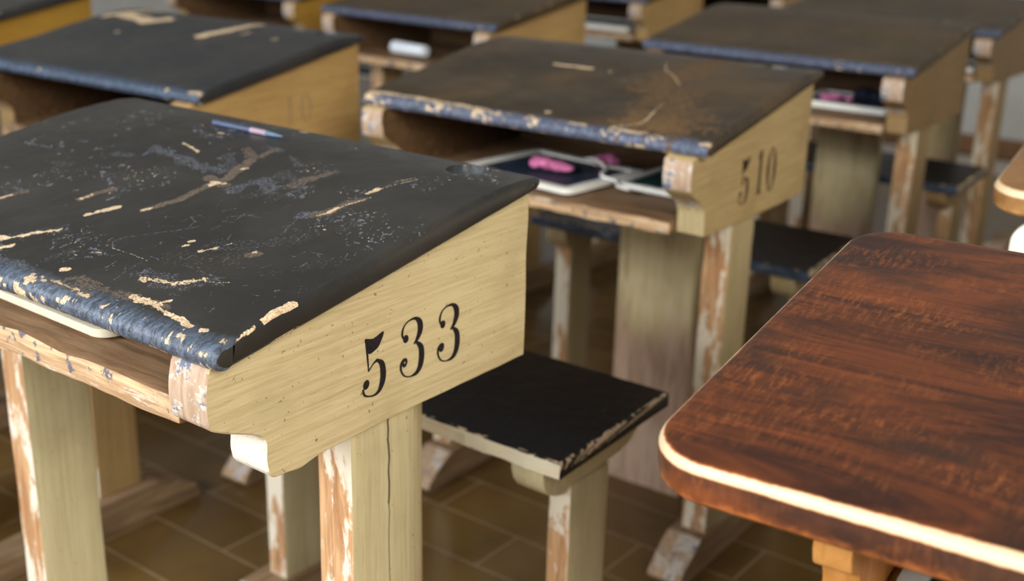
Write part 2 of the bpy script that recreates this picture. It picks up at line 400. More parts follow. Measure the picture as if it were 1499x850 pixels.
def make_lid(parent, mat, marks=(), res=.004, seed=0, W=.60, chips=.5, ink=True, nose_left=0.0, specks=.35, wob=.0012, side_chip=.3, faint=0):
    nt = max(24, int(D / res)); nx = max(30, int(W / res))
    prof = []                                            # (y, z, kind) kind 0 top, 1 nose, 2 other
    zt0, zb0 = float(ztop(.004)), .583
    r = (zt0 - zb0) / 2; zc = (zt0 + zb0) / 2
    for k in range(9):
        a = math.pi * (-.5 + k / 8.0)
        prof.append((.006 - math.cos(a) * .011, zc + math.sin(a) * r, 1))
    for y in np.linspace(.0085, D - .006, nt): prof.append((float(y), float(ztop(y)), 0))
    for k in range(1, 6):
        a = math.pi / 2 * (1 - 2 * k / 6.0)
        prof.append((D - .006 + math.cos(a) * .006, (float(ztop(D)) + .6495) / 2 + math.sin(a) * (float(ztop(D)) - .6495) / 2, 2))
    for y in np.linspace(D - .006, .012, 16): prof.append((float(y), float(zbot(y)), 2))
    py = np.array([p[0] for p in prof]); pz = np.array([p[1] for p in prof]); kind = np.array([p[2] for p in prof])
    cy, cz = py.mean(), pz.mean()
    xs = np.concatenate([[0, -.0001, -.0007, -.0018], np.linspace(-.004, -W + .004, nx), [-W + .0018, -W + .0007, -W + .0001, -W]])
    ins = np.zeros(len(xs)); ins[[0, -1]] = .0028; ins[[1, -2]] = .0026; ins[[2, -3]] = .0013; ins[[3, -4]] = .0003
    X = np.repeat(xs[:, None], len(py), 1); I = np.repeat(ins[:, None], len(py), 1)
    Y = np.repeat(py[None], len(xs), 0).copy(); Z = np.repeat(pz[None], len(xs), 0).copy()
    K = np.repeat(kind[None], len(xs), 0)
    zmid = np.interp(Y, [0, D], [.592, .654])
    Z -= np.sign(Z - zmid) * np.minimum(I, .004)
    Y -= np.sign(Y - D / 2) * I * (np.abs(Y - D / 2) > D / 2 - .012)
    # rounded plan corners at the back
    rc = .009; dx = np.minimum(-X, W + X); dd = np.clip(rc - dx, 0, rc)
    ymax = D - (rc - np.sqrt(rc * rc - dd * dd))
    far = Y > D - .05
    Y = np.where(far, D - .05 + (Y - (D - .05)) * (ymax - (D - .05)) / .05, Y)
    # front edge worn uneven
    wv = (fbm(X * 22 + 3, X * 0 + seed, seed, 4) - .5)
    nosew = np.clip(1 - Y / .05, 0, 1)
    Y += wv * wob * 4 * nosew
    rib = (fbm(X * 230, Y * 60, seed + 9, 3) - .5) * .0011 * np.clip(1 - Y / .016, 0, 1) * (K < 2)
    Z += rib; Y -= rib * 1.2
    Z += (fbm(X * 30, Y * 30, seed + 3, 3) - .5) * .0009 * (K == 0)
    side = np.clip(1 - np.minimum(-X, W + X) / .006, 0, 1)
    Z += (fbm(Y * 60, X * 40, seed + 21, 4) - .5) * .0022 * side * (K == 0)
    x = X.ravel(); y = Y.ravel(); z = Z.ravel(); k = K.ravel()
    wear = wear_layers(x, y, marks, seed)
    top = (k < 2)
    # blue black paint on the nose, with reflected sky in its colour
    nb = fbm(x * 30, y * 30, seed + 5, 4)
    wear[:, 3] = np.where(k == 1, 1.0, 0) * 1.0
    wear[:, 3] = np.maximum(wear[:, 3], (k == 0) * np.clip(1 - (y - .004) / (.010 + .018 * (nb - .3)), 0, 1))
    # chips along the nose
    cn = fbm(x * 150, y * 260 + z * 200, seed + 7, 4) * .6 + .4 * fbm(x * 40, y * 40, seed + 77, 3)
    band = np.where(k == 1, 1.0, np.clip(1 - (y - .006) / .012, 0, 1) * (k == 0))
    th = .705 - .105 * chips - nose_left * sstep(-W * .25, -W * .65, x) * np.where(k == 1, (z > zc - .001) * .16, .20)
    wear[:, 0] = np.maximum(wear[:, 0], sstep(th, th + .05, cn) * band * .95)
    lowc = fbm(x * 110, z * 0 + 4, seed + 8, 4)
    wear[:, 0] = np.maximum(wear[:, 0], ((k == 1) & (z < zc - r * .55)) * sstep(.62, .68, lowc) * .8 * chips)
    # rubbed right and left rims
    rim = (k == 0) & (np.minimum(-x, W + x) < .0035)
    rn = fbm(y * 120, x * 0, seed + 11, 4)
    wear[:, 0] = np.maximum(wear[:, 0], rim * sstep(.70 - .12 * side_chip, .76, rn) * .75 * (side_chip > 0))
    # scattered specks
    sp = fbm(x * 330, y * 330, seed + 13, 2); clus = fbm(x * 16, y * 16, seed + 14, 3)
    wear[:, 2] = np.maximum(wear[:, 2], (k == 0) * sstep(.62, .75, sp) * (.15 + .95 * sstep(.45, .66, clus)) * specks)
    wear[:, 0] = np.maximum(wear[:, 0], (k == 0) * sstep(.90, .93, vnoise(x * 420, y * 420, seed + 15)) * sstep(.5, .62, clus) * .75 * (specks > .5))
    endv = (x > -.00005) | (x < -W + .00005)
    wear[endv] = 0
    if faint: wear[:, :3] *= faint
    if ink:                                                  # the ink well hole
        ix, iy, R = -.0655, .350, .0215
        d = np.hypot(x - ix, y - iy)
        snap = (k == 0) & (np.abs(d - R) < res * .5)
        f = np.where(snap, R / np.maximum(d, 1e-6), 1)
        x = np.where(snap, ix + (x - ix) * f, x); y = np.where(snap, iy + (y - iy) * f, y)
        d = np.hypot(x - ix, y - iy)
        hole = (k == 0) & (d < R - res * .3)
        z = np.where(hole, z - .0145 - .002 * fbm(x * 160, y * 160, 3, 3), z)
        wear[hole, 3] = .6; wear[hole, :3] = 0
        rimh = (k == 0) & (np.abs(d - R - .0012) < .0016)
        wear[rimh, 2] = np.maximum(wear[rimh, 2], .75)
    nP = len(py); nX = len(xs)
    ii, jj = np.meshgrid(np.arange(nX - 1), np.arange(nP), indexing='ij')
    j2 = (jj + 1) % nP
    F = np.stack([ii * nP + jj, ii * nP + j2, (ii + 1) * nP + j2, (ii + 1) * nP + jj], -1).reshape(-1, 4)
    me = bpy.data.meshes.new('lid')
    faces = F.tolist()
    tops = list(range(9, 9 + nt)); bots = list(range(nP - 1, nP - 17, -1))        # both run front to back
    tri = [list(range(0, 10)) + [bots[0]], [tops[-1]] + list(range(9 + nt, 14 + nt)) + [bots[-1]]]
    i = j = 0
    while i < len(tops) - 1 or j < len(bots) - 1:
        if j == len(bots) - 1 or (i < len(tops) - 1 and py[tops[i + 1]] <= py[bots[j + 1]]):
            tri.append([tops[i], tops[i + 1], bots[j]]); i += 1
        else:
            tri.append([tops[i], bots[j + 1], bots[j]]); j += 1
    ncap = len(tri) * 2
    faces += tri + [[(nX - 1) * nP + q for q in t] for t in tri]
    me.from_pydata(np.stack([x, y, z + GZ], -1).tolist(), [], faces)
    at = me.attributes.new('wear', 'FLOAT_COLOR', 'POINT')
    at.data.foreach_set('color', wear.ravel())
    me.materials.append(mat)
    bm = bmesh.new(); bm.from_mesh(me); bmesh.ops.recalc_face_normals(bm, faces=bm.faces)
    for f in bm.faces: f.smooth = len(f.verts) == 4
    bm.to_mesh(me); bm.free()
    try: me.set_sharp_from_angle(angle=math.radians(40))
    except Exception: pass
    return link('lid', me, parent)

# ------------------------------------------------------------------ stencilled numbers
_k = [0]
def lift(x):
    _k[0] = (_k[0] + 1) % 5
    return x + _k[0] * .00007

def stroke(bm, pts, widths, x, n=6):
    x = lift(x); pts = [(p[0], p[1], w) for p, w in zip(pts, widths)]
    c = catmull(pts, n)
    L = []
    for i, (y, z, w) in enumerate(c):
        a = c[max(i - 1, 0)]; b = c[min(i + 1, len(c) - 1)]
        dy, dz = b[0] - a[0], b[1] - a[1]; l = math.hypot(dy, dz) or 1
        ny, nz = -dz / l, dy / l; w = max(w, .0003)
        L.append((bm.verts.new((x, y + ny * w / 2, z + nz * w / 2 + GZ)), bm.verts.new((x, y - ny * w / 2, z - nz * w / 2 + GZ))))
    for a, b in zip(L, L[1:]): bm.faces.new((a[0], b[0], b[1], a[1]))

def disc(bm, c, ry, rz, x, n=20, rot=0, hole=None):
    x = lift(x)
    o = [bm.verts.new((x, c[0] + ry * math.cos(t) * math.cos(rot) - rz * math.sin(t) * math.sin(rot),
                       c[1] + GZ + ry * math.cos(t) * math.sin(rot) + rz * math.sin(t) * math.cos(rot))) for t in [2 * math.pi * k / n for k in range(n)]]
    if hole:
        i = [bm.verts.new((x, c[0] + hole * math.cos(t), c[1] + GZ + hole * math.sin(t))) for t in [2 * math.pi * k / n for k in range(n)]]
        for k in range(n): bm.faces.new((o[k], o[(k + 1) % n], i[(k + 1) % n], i[k]))
    else: bm.faces.new(o)

def digit(ch, bm, x, T=lambda p: p, hole=True):
    S = lambda L: [T(p) for p in L]
    sc = T((.01, 0))[0] - T((0, 0))[0]; k = sc / .01
    if ch == '5':
        pts = S([(.158, .5598), (.1678, .5578), (.1791, .5609), (.1795, .5574), (.1741, .5494), (.170, .5472), (.1644, .5454), (.1615, .5469), (.1606, .551)])
        c = catmull(pts, 3, True)
        bm.faces.new([bm.verts.new((x, y, z + GZ)) for y, z in c])
        stroke(bm, S([(.1592, .5584), (.1606, .5449), (.1618, .5305)]), [.0022 * k, .0020 * k, .0012 * k], x)
        stroke(bm, S([(.1616, .5308), (.1672, .5358), (.1726, .538)]), [.0011 * k, .0014 * k, .003 * k], x)
        stroke(bm, S([(.1716, .538), (.1773, .533), (.1788, .5242), (.1775, .5162), (.1736, .5100), (.1677, .5078), (.1607, .5090), (.1560, .5120), (.1550, .517)]),
               [v * k for v in (.0022, .0055, .0066, .0060, .0036, .0018, .0014, .0022, .002)], x)
        disc(bm, T((.1586, .5200)), .0034 * k, .0042 * k, x, rot=-.4)
    elif ch == '3':
        stroke(bm, S([(.2066, .5452), (.2030, .5490), (.2028, .5540), (.2060, .5590), (.2120, .5615), (.2195, .5612), (.2245, .5562), (.2250, .5493), (.2218, .5430), (.2170, .5385)]),
               [v * k for v in (.002, .0022, .0022, .0014, .0014, .0030, .0062, .0064, .0044, .0014)], x)
        stroke(bm, S([(.2190, .5405), (.2255, .5340), (.2268, .5255), (.2252, .5171), (.2208, .5118), (.213, .5104), (.2053, .5128), (.2010, .5187), (.2008, .525), (.2045, .5287)]),
               [v * k for v in (.0016, .0058, .0068, .0062, .0042, .0014, .0014, .0020, .0024, .002)], x)
        disc(bm, T((.2068, .5462)), .0033 * k, .0036 * k, x)
        disc(bm, T((.2052, .5252)), .0033 * k, .0042 * k, x, rot=-.3, hole=.0011 * k if hole else None)
    elif ch == '1':
        stroke(bm, S([(0, .052), (0, .03), (0, .004)]), [.0066 * k] * 3, x)
        stroke(bm, S([(-.0085, .0435), (-.004, .047), (-.001, .051)]), [.0012 * k, .0022 * k, .0034 * k], x)
        stroke(bm, S([(-.0078, .0015), (0, .0015), (.0078, .0015)]), [.0018 * k] * 3, x)
        stroke(bm, S([(0, .007), (0, .001)]), [.0066 * k, .0105 * k], x)
    elif ch == '0':
        R = [(.0108 * math.cos(t), .026 + .0255 * math.sin(t)) for t in [2 * math.pi * q / 24 for q in range(25)]]
        wd = [(.0017 + .0058 * abs(math.cos(2 * math.pi * q / 24)) ** 2) * k for q in range(25)]
        stroke(bm, S(R), wd, x, 2)

def number_mesh(parent, chars, x, mat, label):
    """chars: (glyph, transform, pierced ball); each digit is a sub-part of its side panel"""
    for ch, T, hole in chars:
        bm = bmesh.new(); digit(ch, bm, x, T, hole)
        ex = bmesh.ops.extrude_face_region(bm, geom=bm.faces[:])
        for v in [g for g in ex['geom'] if isinstance(g, bmesh.types.BMVert)]: v.co.x += .0003
        o = finish(bm, 'digit', mat, parent, smooth=False)
        o['label'] = label % ch

# ------------------------------------------------------------------ side panels
def panel_low():      # outline of the usual panel (y, z)
    return [(-.010, .580), (-.012, .560), (-.010, .540), (.004, .530), (.022, .520), (.032, .510), (.036, .500), (.036, .470),
            (.10, .468), (.20, .467), (.28, .467), (.374, .469), (.374, .6485), (.349, .6435), (.302, .6355), (.2, .6175), (.133, .605), (.06, .594), (.0, .584)]
def panel_533():
    lower = catmull([(.052, .482), (.058, .4755), (.072, .474), (.085, .4725), (.095, .4745), (.107, .4765), (.13, .4775), (.212, .480), (.30, .480), (.376, .481)], 5)
    front = catmull([(.001, .579), (-.002, .563), (-.002, .545), (.000, .536), (.008, .5305), (.026, .523), (.040, .5175), (.048, .5125), (.0515, .505), (.0505, .492), (.052, .482)], 4)
    back = catmull([(.376, .481), (.3768, .53), (.3755, .57), (.3765, .61), (.3755, .6485)], 4)
    return front[:-1] + lower[:-1] + back + [(.349, .6435), (.302, .6355), (.2, .6175), (.133, .605), (.06, .594), (.004, .584)]

ZL = lambda z: z + GZ
def runner_poly(y0=.085, y1=.68):
    return catmull([(y0, .0), (y0 - .012, .012), (y0 + .010, .034), (y0 + .045, .056), (y0 + .062, .060), (y0 + .155, .060), (y0 + .18, .052), (y0 + .205, .040),
                    (y0 + .27, .037), (y0 + .33, .040), (y0 + .355, .047)], 4)[:-1] + \
           catmull([(y0 + .38, .056), (y0 + .41, .060), (y0 + .515, .060), (y0 + .55, .048), (y1 - .01, .028), (y1, .0)], 4)

def make_bench(parent, cream, edge_mat, seed, res, chips=1.0, dz=0.0):
    """seat, its end rails and legs"""
    x0, x1, y0, y1, zt, th = -.58, -.02, .452, .678, .331 + dz, .018
    # the seat board
    nx, ny = int((x1 - x0) / res), int((y1 - y0) / res)
    prof = [(y0 + .001, zt - th), (y0, zt - th + .001), (y0, zt - .003), (y0 + .0012, zt - .0008)]
    tops = [(float(y), zt) for y in np.linspace(y0 + .003, y1 - .003, ny)]
    prof += tops + [(y1 - .001, zt - .001), (y1, zt - .003), (y1, zt - th), (y1 - .004, zt - th)]
    py = np.array([p[0] for p in prof]); pz = np.array([p[1] for p in prof])
    xs = np.concatenate([[x1, x1 - .0008], np.linspace(x1 - .003, x0 + .003, nx), [x0 + .0008, x0]])
    ins = np.zeros(len(xs)); ins[[0, -1]] = .002; ins[[1, -2]] = .0006
    X = np.repeat(xs[:, None], len(py), 1); Y = np.repeat(py[None], len(xs), 0).copy(); Z = np.repeat(pz[None], len(xs), 0).copy()
    I = np.repeat(ins[:, None], len(py), 1)
    topm = Z > zt - .004
    Z -= I * topm
    rise = (Y - y0) * .045
    Z += rise
    Z += (fbm(X * 60, Y * 60, seed, 3) - .5) * .0012 * topm
    Y += (fbm(X * 35, Z * 200, seed + 2, 4) - .5) * .004 * (Y < y0 + .004)
    Z += (fbm(X * 40, Y * 0, seed + 4, 4) - .5) * .003 * ((Y < y0 + .006) & ~topm)
    x = X.ravel(); y = Y.ravel(); z = Z.ravel(); tp = topm.ravel()
    w = np.zeros((len(x), 4), dtype=np.float32)
    rn = fbm(y * 160, x * 160, seed + 5, 4)
    w[:, 0] = ((x > x1 - .0045) & tp) * sstep(.40, .52, rn) * chips
    fr = fbm(x * 70, y * 150, seed + 6, 4)
    w[:, 0] = np.maximum(w[:, 0], (tp & (y < y0 + .006)) * sstep(.5, .62, fr) * .9 * chips)
    w[:, 2] = tp * sstep(.74, .84, fbm(x * 240, y * 240, seed + 7, 2)) * .6
    spot = sstep(.975, .985, vnoise(x * 90, y * 90, seed + 8))
    w[:, 2] = np.maximum(w[:, 2], tp * spot)
    nP, nX = len(py), len(xs)
    ii, jj = np.meshgrid(np.arange(nX - 1), np.arange(nP), indexing='ij'); j2 = (jj + 1) % nP
    F = np.stack([ii * nP + jj, ii * nP + j2, (ii + 1) * nP + j2, (ii + 1) * nP + jj], -1).reshape(-1, 4)
    me = bpy.data.meshes.new('seat')
    me.from_pydata(np.stack([x, y, z + GZ], -1).tolist(), [], F.tolist() + [list(range(nP))[::-1], [(nX - 1) * nP + q for q in range(nP)]])
    at = me.attributes.new('wear', 'FLOAT_COLOR', 'POINT'); at.data.foreach_set('color', w.ravel())
    me.materials.append(M_seat); me.materials.append(edge_mat)
    bm = bmesh.new(); bm.from_mesh(me); bmesh.ops.recalc_face_normals(bm, faces=bm.faces)
    for f in bm.faces:
        f.smooth = len(f.verts) == 4
        f.material_index = 1 if f.normal.y < -.55 else 0
    bm.to_mesh(me); bm.free()
    try: me.set_sharp_from_angle(angle=math.radians(35))
    except Exception: pass
    link('seat', me, parent)
    # end rails with rounded fronts, legs
    rail = [(.462, .313), (.4625, .300), (.466, .288), (.474, .277), (.487, .270), (.502, .266), (.62, .276), (.640, .281), (.656, .293), (.664, .308), (.667, .3215)]
    for sx in (0, 1):
        a, b = (-.092, -.048) if sx == 0 else (-.552, -.508)
        finish(bm_prism_x([(y, ZL(z + dz)) for y, z in rail], a, b), 'seat_rail', cream, parent, bevel=.0015, wob=.0006, seed=seed + sx, cuts=2)
        a, b = (-.074, -.044) if sx == 0 else (-.560, -.526)
        finish(bm_box(a, b, .512, .590, .060, ZL(.272 + dz)), 'seat_leg', [cream, M_edge], parent, bevel=.002, wob=.0008, seed=seed + 3 + sx, cuts=3)

def make_desk(name, label, X, Y, rot, cream='a', lid_mat=None, marks=(), lid_kw={}, style='low', number=None, seed=0, bench=True,
              board=(-.315, -.17), bench_edge=None, bench_res=.006, bench_dz=0.0, run_end=.68, group='black-topped school desks with attached benches', crack=False, det=True):
    t = thing(name, label, 'school desk', (X, Y, 0), (0, 0, rot), group)
    cr, crv = CREAM[cream], CREAM_V[cream]
    kw = dict(res=.006, seed=seed); kw.update(lid_kw)
    make_lid(t, lid_mat, marks, **kw)
    poly = panel_533() if style == '533' else panel_low()
    pp = [(y, ZL(z)) for y, z in poly]
    for (a, b) in ((-.057, -.015), (-.585, -.543)):
        o = finish(bm_prism_x(pp, a, b), 'side_panel', [cr, M_nose], t, bevel=.0012, seg=1, wob=.0007, wsc=40, seed=seed)
        if style == '533':                      # the bare primer on the lower step
            o.data.materials.append(M_step)
            for f in o.data.polygons:
                if f.material_index == 1 and f.center.z < ZL(.512): f.material_index = 2
        elif a > -.1 or True:
            o.data.materials.append(crv)
            for f in o.data.polygons:
                if f.material_index == 1 and f.center.z < ZL(.506): f.material_index = 2
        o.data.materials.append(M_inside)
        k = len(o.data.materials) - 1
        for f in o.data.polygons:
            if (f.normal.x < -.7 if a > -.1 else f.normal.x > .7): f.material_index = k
        if number and a > -.1: number(o)
    # shelf, back, kick board
    if style == '533': zs0, zs1, ys = .524, .5465, .006
    else: zs0, zs1, ys = .468, .486, .020
    bm = bm_box(-.5435, -.0565, ys, .358, ZL(zs0), ZL(zs1))
    finish(bm, 'shelf', [M_shelf, M_shelf_edge], t, bevel=.003, wob=.0024, wsc=30, seed=seed + 2, cuts=5 if det else 2)
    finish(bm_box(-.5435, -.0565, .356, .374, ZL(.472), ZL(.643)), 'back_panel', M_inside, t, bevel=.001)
    finish(bm_box(board[0], board[1], .335, .356, .0, ZL(zs0 + .002)), 'kick_board', M_board, t, bevel=.002, wob=.001, seed=seed, cuts=3)
    for (a, b) in ((-.071, -.030), (-.576, -.535)):
        m = M_crack if (crack and a > -.1) else crv
        finish(bm_box(a, b, .155, .2345, .060, ZL(.4815 if style == '533' else .469)), 'leg', [m, M_edge], t, bevel=.002, wob=.0009, wsc=30, seed=seed + 4, cuts=4 if det else 2)
    for (a, b) in ((-.085, -.026), (-.578, -.519)):
        ro = finish(bm_prism_x(runner_poly(.085, run_end), a, b), 'runner', M_runner, t, bevel=.003, wob=.0014, seed=seed + 6, cuts=2)
        ro.data.materials.append(M_slope)
        for f in ro.data.polygons:
            if f.normal.y < -.22: f.material_index = 1
    if bench: make_bench(t, crv, bench_edge or M_seat_edge, seed + 30, bench_res, dz=bench_dz)
    return t

# ------------------------------------------------------------------ wear marks (lid coordinates, metres)
C, B, S_ = 0, 1, 2
MARKS533 = [
 (C, [(-.345, .032), (-.325, .038), (-.312, .052), (-.297, .070)], .0038, .9, 1.5), (S_, [(-.335, .030), (-.297, .072)], .008, .8, 1.2),
 (C, [(-.314, .024), (-.308, .030)], .003, .9, 1.2),
 (B, [(-.347, .125), (-.346, .143), (-.338, .155)], .0052, 1, .8), (C, [(-.347, .126), (-.3465, .138)], .0028, .7, 1.8), (S_, [(-.344, .146), (-.338, .155)], .0055, .9, .8),
 (C, [(-.305, .105), (-.3025, .113)], .0034, .9, 1.2), (C, [(-.300, .119), (-.2950, .129)], .0043, 1, .6),
 (B, [(-.2663, .137), (-.259, .152), (-.254, .168), (-.2545, .185), (-.2545, .207)], .0058, 1, .8), (C, [(-.2663, .136), (-.263, .142)], .0024, .9, 1.3),
 (C, [(-.255, .206), (-.247, .209)], .0045, .85, 1.5), (B, [(-.272, .215), (-.252, .209), (-.240, .208)], .0065, 1, .7),
 (B, [(-.2506, .218), (-.2600, .240), (-.2670, .262)], .0078, 1, .7), (B, [(-.262, .250), (-.2694, .285), (-.272, .300)], .0052, .95, .7),
 (C, [(-.257, .243), (-.254, .246)], .0026, .8, 1.0), (B, [(-.300, .285), (-.268, .268)], .006, .9, .8),
 (C, [(-.377, .268), (-.355, .262), (-.338, .256)], .0016, .75, 1.5),
 (S_, [(-.3928, .246), (-.340, .238), (-.2947, .230), (-.271, .231)], .0085, .95, 1.3), (S_, [(-.30, .262), (-.265, .235)], .010, .85, 1.3),
 (S_, [(-.225, .205), (-.215, .228), (-.190, .222)], .011, .95, 1.2), (S_, [(-.21, .25), (-.18, .245), (-.165, .235)], .010, .85, 1.3), (S_, [(-.2, .2), (-.16, .215)], .008, .75, 1.3),
 (B, [(-.1782, .236), (-.1762, .2512), (-.168, .268)], .0062, .9, .9), (S_, [(-.172, .262), (-.165, .277)], .0055, .9, 1.0),
 (B, [(-.108, .197), (-.1026, .203), (-.1015, .221), (-.095, .237)], .0062, .95, .8), (C, [(-.103, .206), (-.1015, .215)], .0024, .85, 1.5), (S_, [(-.118, .192), (-.112, .199)], .0075, 1, .8),
 (C, [(-.106, .196), (-.1005, .206), (-.0995, .222), (-.0905, .245)], .0009, .8, .8),
 (S_, [(-.0985, .2545), (-.098, .2705), (-.088, .296)], .0052, .8, .7), (C, [(-.1002, .2515), (-.0985, .262)], .0027, .85, 1.2), (C, [(-.096, .256), (-.094, .272), (-.083, .298), (-.088, .3005), (-.0965, .283)], .0007, .7, .6),
 (S_, [(-.0659, .185), (-.0643, .1994)], .006, .75, 1.2),
 (C, [(-.2221, .0245), (-.2185, .0262)], .0027, 1, .6), (C, [(-.165, .101), (-.1635, .104)], .0019, 1, .6), (C, [(-.1682, .1095), (-.1665, .112)], .0023, 1, .5),
 (C, [(-.143, .101), (-.139, .108), (-.1328, .1216)], .0024, .75, 1.9), (B, [(-.101, .115), (-.098, .120)], .006, .95, .7), (C, [(-.102, .122), (-.100, .120)], .002, .6, 1.5),
 (C, [(-.1435, .046), (-.125, .047), (-.110, .050), (-.0959, .066)], .0030, .62, 2.0), (C, [(-.150, .046), (-.135, .040)], .002, .6, 1.6),
 (S_, [(-.150, .050), (-.1042, .0504), (-.090, .069)], .011, .85, 1.3), (B, [(-.150, .075), (-.12, .090), (-.108, .110)], .015, .62, 1.4),
 (S_, [(-.2165, .0684), (-.2300, .078), (-.2283, .087), (-.21, .108), (-.1887, .1349)], .0007, 1.3, .3), (C, [(-.2165, .0684), (-.19, .0685), (-.1681, .0665)], .0005, .60, .3),
 (C, [(-.0927, .0641), (-.082, .067), (-.0726, .0727)], .0006, .66, .3), (S_, [(-.180, .160), (-.165, .170), (-.150, .172)], .0008, 1.2, .3),
 (S_, [(-.107, .155), (-.120, .190)], .0007, 1.1, .3), (S_, [(-.082, .142), (-.088, .165)], .0007, 1.1, .3), (S_, [(-.215, .150), (-.19, .152)], .0007, 1.0, .3),
 (B, [(-.424, .088), (-.417, .112)], .0055, .95, .9), (C, [(-.423, .09), (-.42, .1)], .0016, .8, 1.4),
 (C, [(-.0012, .0445), (-.0030, .056), (-.0011, .0712)], .0042, 1, .9), (C, [(-.001, .016), (-.001, .034)], .0018, .8, 1.2),
 (C, [(-.0335, .0125), (-.0300, .0138)], .0026, 1, .6), (S_, [(-.2231, .0565), (-.212, .058)], .0055, .95, 1.2), (C, [(-.2235, .056), (-.218, .058)], .0013, .8, 1.4),
 (C, [(-.125, .0215), (-.0964, .0205), (-.080, .0175), (-.062, .0165)], .0034, .80, 1.6), (C, [(-.060, .0155), (-.046, .0125)], .0030, .9, 1.2), (B, [(-.20, .018), (-.15, .019), (-.085, .022)], .006, .85, 1.3),
 (C, [(-.098, .024), (-.092, .030)], .0018, .8, 1.0), (B, [(-.215, .008), (-.16, .007)], .004, .9, 1.0), (C, [(-.21, .0085), (-.175, .0075)], .0018, .65, 1.2),
 (S_, [(-.5508, .195), (-.504, .1975)], .0012, 1.2, .4), (S_, [(-.47, .17), (-.44, .175)], .006, .8, 1.2), (S_, [(-.42, .215), (-.40, .220)], .005, .9, 1.2),
 (S_, [(-.25, .03), (-.245, .05)], .006, .8, 1.4), (S_, [(-.30, .012), (-.25, .012)], .006, .9, 1.4),
 (C, [(-.3700, .3085), (-.3640, .309)], .0016, .9, 1.0), (C, [(-.309, .366), (-.300, .367)], .002, .9, 1.0), (S_, [(-.285, .300), (-.262, .295)], .006, .85, 1.3),
 (S_, [(-.24, .29), (-.21, .275)], .004, .9, 1.2), (S_, [(-.14, .12), (-.11, .13), (-.09, .16)], .012, .75, 1.4), (S_, [(-.06, .10), (-.03, .14)], .008, .7, 1.4),
]
for q in range(46):        # little bluish nicks on the far half
    a = random.uniform(-.56, -.30); b = random.uniform(.13, .36); e = random.uniform(0, 3.1); l = random.uniform(.001, .006)
    MARKS533.append((S_, [(a, b), (a + l * math.cos(e), b + l * math.sin(e))], random.uniform(.0012, .0026), 1.3, .6))
for q in range(110):
    a = random.uniform(-.24, -.01); b = random.uniform(.03, .20); e = random.uniform(0, 3.1); l = random.uniform(.003, .016)
    MARKS533.append((S_, [(a, b), (a + l * math.cos(e), b + l * math.sin(e))], .0007, random.uniform(.85, 1.25), .3))
MARKS510 = [
 (C, [(-.387, .2245), (-.350, .2235), (-.318, .224)], .0040, 1, .5), (C, [(-.269, .030), (-.266, .031)], .0034, 1, .4),
 (C, [(-.153, .0140), (-.135, .026), (-.121, .038), (-.1205, .055), (-.1285, .086)], .0013, .9, .4), (C, [(-.1285, .086), (-.135, .125)], .0007, .8, .4),
 (C, [(-.225, .291), (-.205, .255), (-.18, .235), (-.150, .198)], .0009, .8, .4), (B, [(-.06, .06), (-.13, .10), (-.18, .20), (-.15, .32)], .045, .86, 1.8),
 (B, [(-.09, .04), (-.13, .05)], .034, 1.0, 1.6), (B, [(-.284, .2208), (-.28, .222)], .005, .9, .8), (S_, [(-.2485, .192), (-.24, .193)], .005, .9, .6), (S_, [(-.42, .149), (-.412, .151)], .005, 1, .6),
 (C, [(-.284, .221), (-.282, .2215)], .0022, .8, .4), (C, [(-.052, .22), (-.0515, .2205)], .0016, .8, .3), (S_, [(-.37, .28), (-.36, .281)], .004, .9, .6), (S_, [(-.30, .13), (-.29, .16)], .003, .8, .9),
 (C, [(-.60, .010), (-.52, .012), (-.42, .010), (-.37, .008)], .0042, .80, 1.4), (C, [(-.60, .004), (-.575, .004)], .0055, 1, .8), (C, [(-.215, .008), (-.19, .008)], .0035, .8, 1.3), (C, [(-.15, .010), (-.10, .009)], .0035, .8, 1.4),
 (C, [(-.012, .004), (-.001, .006)], .0045, .95, .7), (S_, [(-.45, .08), (-.38, .18)], .0009, .8, .4),
]
MARKS10 = [
 (C, [(-.580, .279), (-.560, .315), (-.535, .360), (-.525, .400)], .013, 1, .7), (C, [(-.560, .30), (-.50, .290), (-.455, .278), (-.434, .300)], .017, 1, .7),
 (C, [(-.262, .235), (-.245, .270), (-.236, .310), (-.2288, .345)], .0125, .95, .8), (B, [(-.23, .20), (-.20, .28)], .0045, .95, .9), (C, [(-.195, .27), (-.19, .285)], .003, .9, .6),
 (C, [(-.132, .343), (-.124, .347)], .0062, 1, .5), (C, [(-.1102, .2632), (-.105, .266)], .0045, .7, .8), (C, [(-.02, .003), (-.001, .005)], .005, .95, .4), (C, [(-.45, .20), (-.447, .203)], .004, .8, .6),
 (C, [(-.075, .000), (-.07, .001)], .004, .7, .5), (S_, [(-.40, .12), (-.15, .15)], .05, .35, 1.2),
]

# ------------------------------------------------------------------ numbers
def sh(dx, dz=0, s=1, oy=0, oz=0):
    return lambda p: (oy + (p[0] - oy) * s + dx, oz + (p[1] - oz) * s + dz)
def num533(o):
    number_mesh(o, [('5', sh(0), True), ('3', sh(0), True), ('3', sh(.0478, -.0002), False)], -.0147, M_ink, 'black stencilled digit %s')
def num510(o):
    def tall(f, sz=1.24, zc=.5275, sx=1.06, yc=.2):
        return lambda p: (yc + (f(p)[0] - yc) * sx, zc + (f(p)[1] - zc) * sz)
    number_mesh(o, [('5', tall(sh(-.013, -.0075)), True), ('1', tall(sh(.2025, .5035)), True), ('0', tall(sh(.2395, .5020)), True)], -.0147, M_ink_b, 'dark stencilled digit %s')
def num10(o):
    number_mesh(o, [('1', sh(.203, .5265, .92), True), ('0', sh(.240, .5255, .92), True)], -.0147, M_ink_faint, 'faint worn stencilled digit %s')

